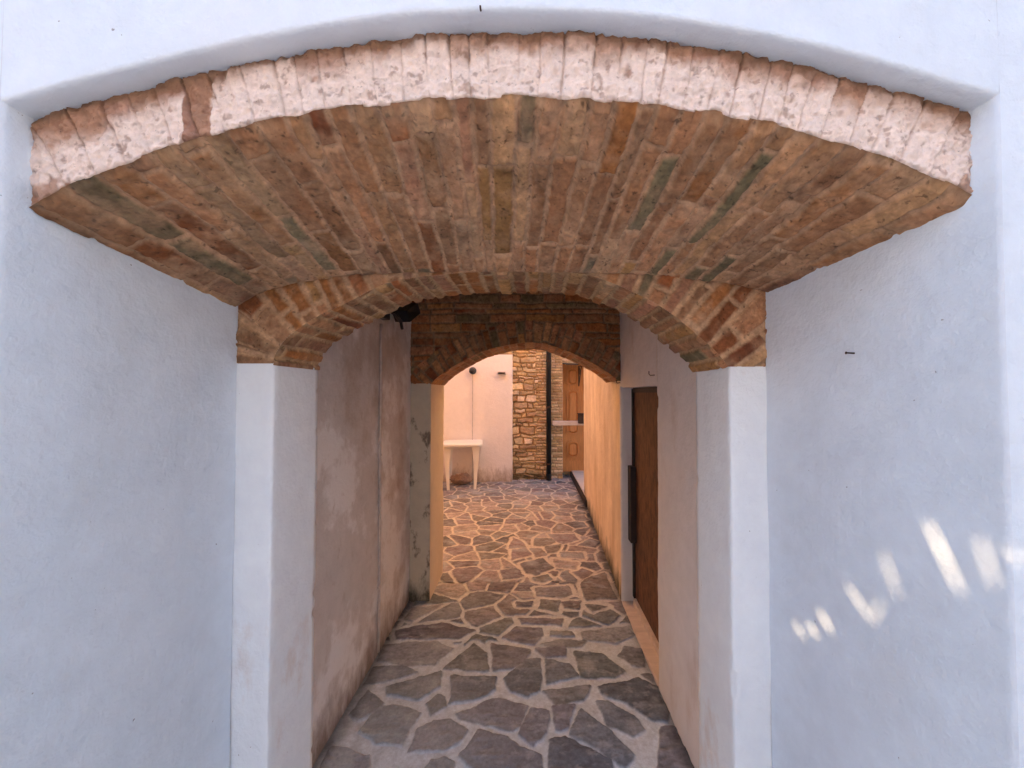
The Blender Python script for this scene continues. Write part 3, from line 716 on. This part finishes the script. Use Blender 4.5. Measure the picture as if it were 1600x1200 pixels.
# panelled door: two leaves
def leaf(x0, x1, hinge):
    g = lohi('door', (x0, 7.50, DZ0), (x1, 7.54, DZ1), M_wood, label='light brown panelled wooden door leaf'); wth(g, sh)
    wd = x1 - x0; cx = (x0 + x1) / 2; pw = wd * .56
    def panel(z0, z1, arch_top, arch_bot):
        # moulded frame and a raised field with curved ends
        def outline(w_, za, zb, bulge):
            pts = []
            pts += [(-w_ / 2, zb - (bulge if arch_top else 0))]
            if arch_top: pts += [(w_ / 2 * math.sin(a), zb - bulge + bulge * math.cos(a)) for a in np.linspace(-math.pi / 2, math.pi / 2, 11)][1:-1]
            pts += [(w_ / 2, zb - (bulge if arch_top else 0))]
            pts += [(w_ / 2, za + (bulge if arch_bot else 0))]
            if arch_bot: pts += [(w_ / 2 * math.sin(a), za + bulge - bulge * math.cos(a)) for a in np.linspace(math.pi / 2, -math.pi / 2, 11)][1:-1]
            pts += [(-w_ / 2, za + (bulge if arch_bot else 0))]
            return pts
        bm = bmesh.new()
        o1 = outline(pw, z0, z1, .07); o2 = outline(pw - .05, z0 + .025, z1 - .025, .06); o3 = outline(pw - .11, z0 + .055, z1 - .055, .045)
        ls = []
        for o_, y in ((o1, 7.499), (o1, 7.468), (o2, 7.468), (o2, 7.4985), (o3, 7.474)):
            ls.append([bm.verts.new((cx + x, y, z)) for x, z in o_])
        n = len(o1)
        for a, b in zip(ls, ls[1:]):
            for k in range(n): bm.faces.new((a[k], a[(k + 1) % n], b[(k + 1) % n], b[k]))
        bm.faces.new(ls[-1])
        p = fin('panel', bm, M_wood, None); p.parent = g; p.matrix_parent_inverse = Matrix.Identity(4)
    hh = DZ1 - DZ0
    # cut-free door: panels are proud mouldings
    panel(DZ0 + hh * .13, DZ0 + hh * .285, True, True)
    panel(DZ0 + hh * .345, DZ0 + hh * .76, True, True)
    panel(DZ0 + hh * .80, DZ0 + hh * .965, True, True)
    r_ = lohi('rail', (x0 + .01, 7.488, DZ0 + .01), (x1 - .01, 7.499, DZ0 + hh * .10), M_wood, bev=.003); r_.parent = g
    return g
leaf(xd0 + .015, xd0 + .425, -1); leaf(xd0 + .43, xd1 - .005, 1)
wth(lohi('door_frame', (xd0, 7.47, DZ0), (xd0 + .014, 7.56, DZ1), M_frame), sh)
wth(lohi('door_frame', (xd0, 7.47, DZ1), (xd1, 7.56, DZ1 + .012), M_frame), sh)
# step in front of the door
st = thing('doorstep', 'low pink stone landing in front of the panelled door', 'step', (.9, 6.8, 0))
def poly_slab(name, pts, z0, z1, m, par):
    bm = bmesh.new(); t = [bm.verts.new((x, y, z1)) for x, y in pts]; b = [bm.verts.new((x, y, z0)) for x, y in pts]; n = len(pts)
    bm.faces.new(t); bm.faces.new(b[::-1])
    for k in range(n): bm.faces.new((t[k], t[(k + 1) % n], b[(k + 1) % n], b[k]))
    return wth(fin(name, bm, m), par)
g0 = gr(890, 742); g1 = gr(915, 792)
edge = [(g0[0] + .0, 7.5), (g0[0], g0[1] - .1), (g1[0], g1[1])]
poly_slab('riser', [(edge[0][0], 7.49), (edge[1][0], edge[1][1]), (edge[2][0], edge[2][1]), (1.6, 5.9), (1.6, 7.49)], -.02, .085, M_frame, st)
poly_slab('slab', [(edge[0][0] + .03, 7.485), (edge[1][0] + .03, edge[1][1] + .02), (edge[2][0] + .03, edge[2][1] + .02), (1.6, 5.92), (1.6, 7.485)], .086, .105, M_marble, st)

# downpipe
dp = thing('downpipe', 'black round downpipe running down the stone wall', 'downpipe', (un(857.5, 700, 7.12)[0], 7.12, 0))
bm = bmesh.new(); tube_bm(bm, [(0, 0, .0), (0, 0, 6.45)], .046, 16); p = fin('pipe', bm, M_pipe, dp, smooth=True)
for z in (.30, 1.35, 2.2, 3.3, 4.6, 5.9):
    bm = bmesh.new(); tube_bm(bm, [(0, 0, z - .015), (0, 0, z + .015)], .052, 16); tube_bm(bm, [(0, .045, z), (0, .10, z)], .008, 6); fin('bracket', bm, M_rust, dp)
bm = bmesh.new(); tube_bm(bm, [(0, 0, .0), (0, 0, .12)], .051, 16); fin('shoe', bm, M_pipe, dp)

# plank across the door with a small box
zsh = un(887, 661, 7.05)[1]
xa_, xb_ = un(865, 661, 7.05)[0], un(909, 661, 7.05)[0]
pl = thing('shelf', 'pale stone shelf fixed across the foot of view of the wooden door', 'shelf', (xa_, 7.05, zsh))
pl['label'] = 'narrow pale shelf at waist height in front of the wooden door'
box('board', ((xb_ - xa_) / 2 + .03, 0, 0), (xb_ - xa_ + .10, .16, .075), M_marble, pl, bev=.006)
box('bracket', (.05, .13, -.02), (.03, .26, .03), M_rust, pl)
lb_ = thing('letterbox', 'small rusty box hanging over the right end of the pale shelf', 'box', (un(909, 652, 6.9)[0], 6.9, un(909, 663, 6.9)[1]))
box('body', (0, 0, .10), (.13, .10, .17), M_rust, lb_, bev=.006)
box('lid', (0, -.01, .192), (.15, .13, .014), M_rust, lb_, bev=.003)
# awning bracket over the door
cn = thing('canopy', 'small glass canopy on curled iron arms above the wooden door', 'canopy', (un(896, 575, 7.3)[0], 7.3, un(896, 572, 7.3)[1]))
box('pane', (.22, -.22, .02), (.80, .46, .012), M_glass, cn, rot=Matrix.Rotation(R(-6), 3, 'X').to_3x3() if False else Matrix.Rotation(R(6), 3, 'X'))
for x in (.10, .46):
    bm = bmesh.new(); tube_bm(bm, [(x, -.01, -.38), (x, -.14, -.26), (x, -.30, -.10), (x, -.44, -.02)], .011, 8)
    tube_bm(bm, [(x, -.01, -.38), (x, -.01, 0)], .010, 8); tube_bm(bm, [(x, -.01, -.02), (x, -.44, -.02)], .009, 8)
    tube_bm(bm, [(x, -.10 + .06 * math.cos(a), -.10 + .06 * math.sin(a)) for a in np.linspace(0, 5.5, 14)], .007, 6); fin('arm', bm, M_rust, cn, smooth=True)

# wall lamp with its cable on the pink wall
lx, lz = un(738, 579, 6.93)
wl = thing('wall_lamp', 'black bulkhead lamp high on the pink wall with a cable below', 'lamp', (lx, 6.99, lz))
bm = bmesh.new(); tube_bm(bm, [(0, 0, 0), (0, -.03, 0), (0, -.05, 0)], [.065, .065, .05], 16); fin('base', bm, M_black, wl, smooth=True)
bm = bmesh.new(); tube_bm(bm, [(0, -.05, 0), (0, -.09, -.01), (0, -.12, -.015), (0, -.135, -.02)], [.055, .055, .04, .01], 16); fin('shade', bm, M_black, wl, smooth=True)
bm = bmesh.new(); tube_bm(bm, [(0, -.015, -.06), (0, -.012, -1.0), (0, -.012, -1.9)], .007, 6); fin('cable', bm, M_cond, wl)
# little stone ledge/vent on the pink wall
vx, vz = un(784, 583, 6.97)
vt = thing('vent', 'small brown vent cover high on the pink wall near the stone corner', 'vent', (vx, 6.99, vz))
box('hood', (0, -.04, 0), (.15, .08, .05), M_cond, vt, bev=.006); box('grille', (0, -.081, -.004), (.12, .004, .03), M_frame, vt)

# ------------------------------------------------------------------ table
def table():
    t = thing('table', 'white plastic garden table with tapered legs against the pink wall', 'table', (-1.185, 6.66, 0), R(7))
    W_, D_, Zt = .68, .66, .765
    bm = bmesh.new()
    def rr(w_, d_, z, r_=.09, n=7):
        out = []
        for sx, sy, a0 in ((1, 1, 0), (-1, 1, 90), (-1, -1, 180), (1, -1, 270)):
            for k in range(n):
                a = R(a0 + 90 * k / (n - 1)); out.append(bm.verts.new((sx * (w_ / 2 - r_) + r_ * math.cos(a), sy * (d_ / 2 - r_) + r_ * math.sin(a), z)))
        return out
    ls = [rr(W_ - .05, D_ - .05, Zt - .045), rr(W_ - .02, D_ - .02, Zt - .05), rr(W_, D_, Zt - .035), rr(W_, D_, Zt - .012), rr(W_ - .03, D_ - .03, Zt), rr(W_ - .08, D_ - .08, Zt - .004)]
    for a, b in zip(ls, ls[1:]):
        n = len(a)
        for k in range(n): bm.faces.new((a[k], a[(k + 1) % n], b[(k + 1) % n], b[k]))
    bm.faces.new(ls[-1]); bm.faces.new(ls[0][::-1])
    fin('tabletop', bm, M_white, t, smooth=False)
    for sx in (-1, 1):
        for sy in (-1, 1):
            bm = bmesh.new()
            # L-section leg tapering downwards
            def ring(w_, z, cx, cy):
                th_ = .014
                pts = [(0, 0), (-w_, 0), (-w_, -th_), (-th_, -th_), (-th_, -w_), (0, -w_)]
                return [bm.verts.new((sx * (cx + x), sy * (cy + y), z)) for x, y in pts]
            rs = [ring(.125, Zt - .046, W_ / 2 - .05, D_ / 2 - .05), ring(.075, .45, W_ / 2 - .065, D_ / 2 - .06), ring(.045, .0, W_ / 2 - .10, D_ / 2 - .08)]
            for a, b in zip(rs, rs[1:]):
                for k in range(6): bm.faces.new((a[k], a[(k + 1) % 6], b[(k + 1) % 6], b[k]))
            bm.faces.new(rs[-1]); bm.faces.new(rs[0])
            fin('leg', bm, M_white, t)
    return t
table()
# crumpled sack and stick under the table
sk = bmesh.new(); bmesh.ops.create_icosphere(sk, subdivisions=4, radius=1)
vv = np.array([v.co[:] for v in sk.verts]); nz = fbm(vv[:, 0], vv[:, 1], vv[:, 2], 2.2, 4, 401)
for v, n in zip(sk.verts, nz):
    k = 1 + .35 * n; v.co = Vector((v.co.x * .19 * k, v.co.y * .13 * k, max(.0, (v.co.z * .5 + .45) * .18 * k)))
s_ = fin('sack', sk, M_bag, None, smooth=True); s_.location = (-1.22, 6.82, 0)
tag(s_, 'crumpled brown sack lying on the paving under the white table', 'sack')

# ------------------------------------------------------------------ passage fittings
wy = .942 * F / (830 - 593)
cd = thing('conduit', 'thin painted cable conduit running down the left passage wall', 'conduit', (WL + .008, wy, 0))
zt = un(593, 506, wy)[1]
bm = bmesh.new(); zs = np.linspace(.02, zt, 24)
tube_bm(bm, [(0.001 * math.sin(z * 9), .004 * math.sin(z * 3.1), z) for z in zs], .008, 8); fin('pipe', bm, M_cond, cd, smooth=True)
for z in (.41, .93, 1.22, 1.66):
    bm = bmesh.new(); tube_bm(bm, [(0, 0, z - .005), (0, 0, z + .005)], .0105, 8); box_bm(bm, Vector((-.004, .010, z)), (.006, .02, .008)); fin('clip', bm, M_cond, cd)
pz = un(612, 492, 2.5)[1]
ln = thing('floodlight', 'black floodlight on an arm high on the left passage wall', 'lamp', (WL + .002, 2.42, pz))
box('junction_box', (.03, -.06, -.015), (.05, .085, .08), M_black, ln, bev=.006)
bm = bmesh.new(); tube_bm(bm, [(.04, -.02, .01), (.06, .06, .0), (.06, .16, -.03)], .012, 8); tube_bm(bm, [(.06, .16, -.03), (.06, .19, -.075)], .010, 8); fin('arm', bm, M_black, ln, smooth=True)
hd = bmesh.new()
q0 = [hd.verts.new(p) for p in ((.02, .10, .03), (.12, .10, .03), (.12, .17, -.03), (.02, .17, -.03))]
q1 = [hd.verts.new(p) for p in ((.0, .20, .11), (.16, .20, .11), (.15, .31, .06), (.0, .31, .06))]
hd.faces.new(q0); hd.faces.new(q1[::-1])
for k in range(4): hd.faces.new((q0[k], q0[(k + 1) % 4], q1[(k + 1) % 4], q1[k]))
fin('lamp_head', hd, M_black, ln)
def hook(px, py, Y, xw, label, cat='hook', grp=None, side=-1):
    X_, Z_ = xw, un(px, py, Y)[1]
    bm = bmesh.new(); tube_bm(bm, [(0, 0, 0), (side * .025, 0, -.002), (side * .032, 0, .006), (side * .032, 0, .022)], .0028, 6)
    o = fin('hook', bm, M_rust, None, smooth=True); o.location = (X_, Y, Z_); tag(o, label, cat, grp); return o
hook(1023, 586, .698 * F / 193, WR, 'small rusty hook above the boarded passage door')
hook(965, 598, 2.99, WR - .003, 'small rusty hook at the right foot of the far arch')
bm = bmesh.new(); tube_bm(bm, [(0, 0, 0), (-.022, 0, .001), (-.024, 0, .001)], [.0022, .002, .004], 8)
yn = .83 * F / (1327 - 830); n_ = fin('nail', bm, M_rust, None); n_.location = (.850, yn, un(1327, 552, yn)[1]); n_.location.x = XR + (XR1 - XR) * (yn - YR) / (Y1 - YR) + .001
tag(n_, 'single rusty nail sticking out of the white right jamb', 'nail')
bm = bmesh.new(); tube_bm(bm, [(0, 0, 0), (0, -.006, -.001), (0, -.008, .002)], .0018, 8)
n2 = fin('wire_clip', bm, M_rust, None); x_, z_ = un(751, 15, .72); n2.location = (x_, .722, z_); tag(n2, 'tiny grey clip on the white wall just above the big arch', 'clip')

# ================================================================== added behind the camera: unseen wall shading the front, slit for sun streaks
aw = thing('added_shade_wall', 'added unseen wall behind the camera that shades the front, with slits for sun streaks', 'wall', (0, -2.0, 0))
YW = -2.0; HW = 4.75
k = Vector((SUN.x / SUN.y, 1, SUN.z / SUN.y))
def toscreen(Y, Z, X=.85): t_ = Y - YW + .1; return X - k.x * t_, Z - k.z * t_
leaves = [(1460, 858, 1448, 815, 1500, 925, .0009), (1385, 900, 1378, 862, 1400, 930, .0003), (1345, 948, 1322, 915, 1360, 970, .0004), (1290, 972, 1278, 955, 1296, 988, .0008),
          (1247, 985, 1238, 972, 1254, 997, .0006), (1268, 985, 1262, 975, 1272, 995, .0008), (1545, 880, 1530, 840, 1552, 915, .0004), (1590, 868, 1576, 858, 1600, 882, .0005), (1370, 960, 1375, 940, 1362, 970, .0004)]
segs = []
for (_, _, xa2, ya2, xb2, yb2, wd) in leaves:
    e = []
    for (x, y) in ((xa2, ya2), (xb2, yb2)):
        Yq = 1.019 / ((x - 830) / F + .172); X_, Z_ = un(x, y, Yq); e.append(toscreen(Yq, Z_, X_))
    segs.append((e, wd))
xsn = [p[0] for e, w_ in segs for p in e]; zsn = [p[1] for e, w_ in segs for p in e]
x0_, x1_, z0_, z1_ = min(xsn) - .12, max(xsn) + .12, min(zsn) - .12, max(zsn) + .12
wth(lohi('wall', (-14, YW - .2, 0), (x0_, YW, HW), M_added_wall), aw)
wth(lohi('wall', (x1_, YW - .2, 0), (9, YW, HW), M_added_wall), aw)
wth(lohi('wall', (x0_, YW - .2, 0), (x1_, YW, z0_), M_added_wall), aw)
wth(lohi('wall', (x0_, YW - .2, z1_), (x1_, YW, HW), M_added_wall), aw)
gx, gz = np.meshgrid(np.arange(x0_, x1_ + .0015, .0015), np.arange(z0_, z1_ + .0015, .0015), indexing='ij')
hole = np.zeros(gx.shape, bool)
for (e, wd) in segs:
    (ax, az), (bx, bz) = e; ex, ez = bx - ax, bz - az; tt_ = ((gx - ax) * ex + (gz - az) * ez) / (ex * ex + ez * ez + 1e-9)
    tc_ = np.clip(tt_, 0, 1); dd = np.hypot(gx - ax - tc_ * ex, gz - az - tc_ * ez)
    hole |= dd < wd * np.sin(np.pi * np.clip(tc_ * .9 + .08, 0, 1)) * 1.0 + .0003
keep = ~hole[:-1, :-1]
wth(grid('sun_slit_screen', np.stack([gx, gx * 0 + YW - .1, gz], -1), M_rust, keep=keep, smooth=False), aw)
# closing walls of the courtyard
cy = thing('courtyard_wall', 'cream side wall closing the courtyard on the left', 'wall', (-3, 5, 0))
wth(lohi('wall', (-3.1, Y4, 0), (-2.9, 7.0, 3.4), M_cream), cy)
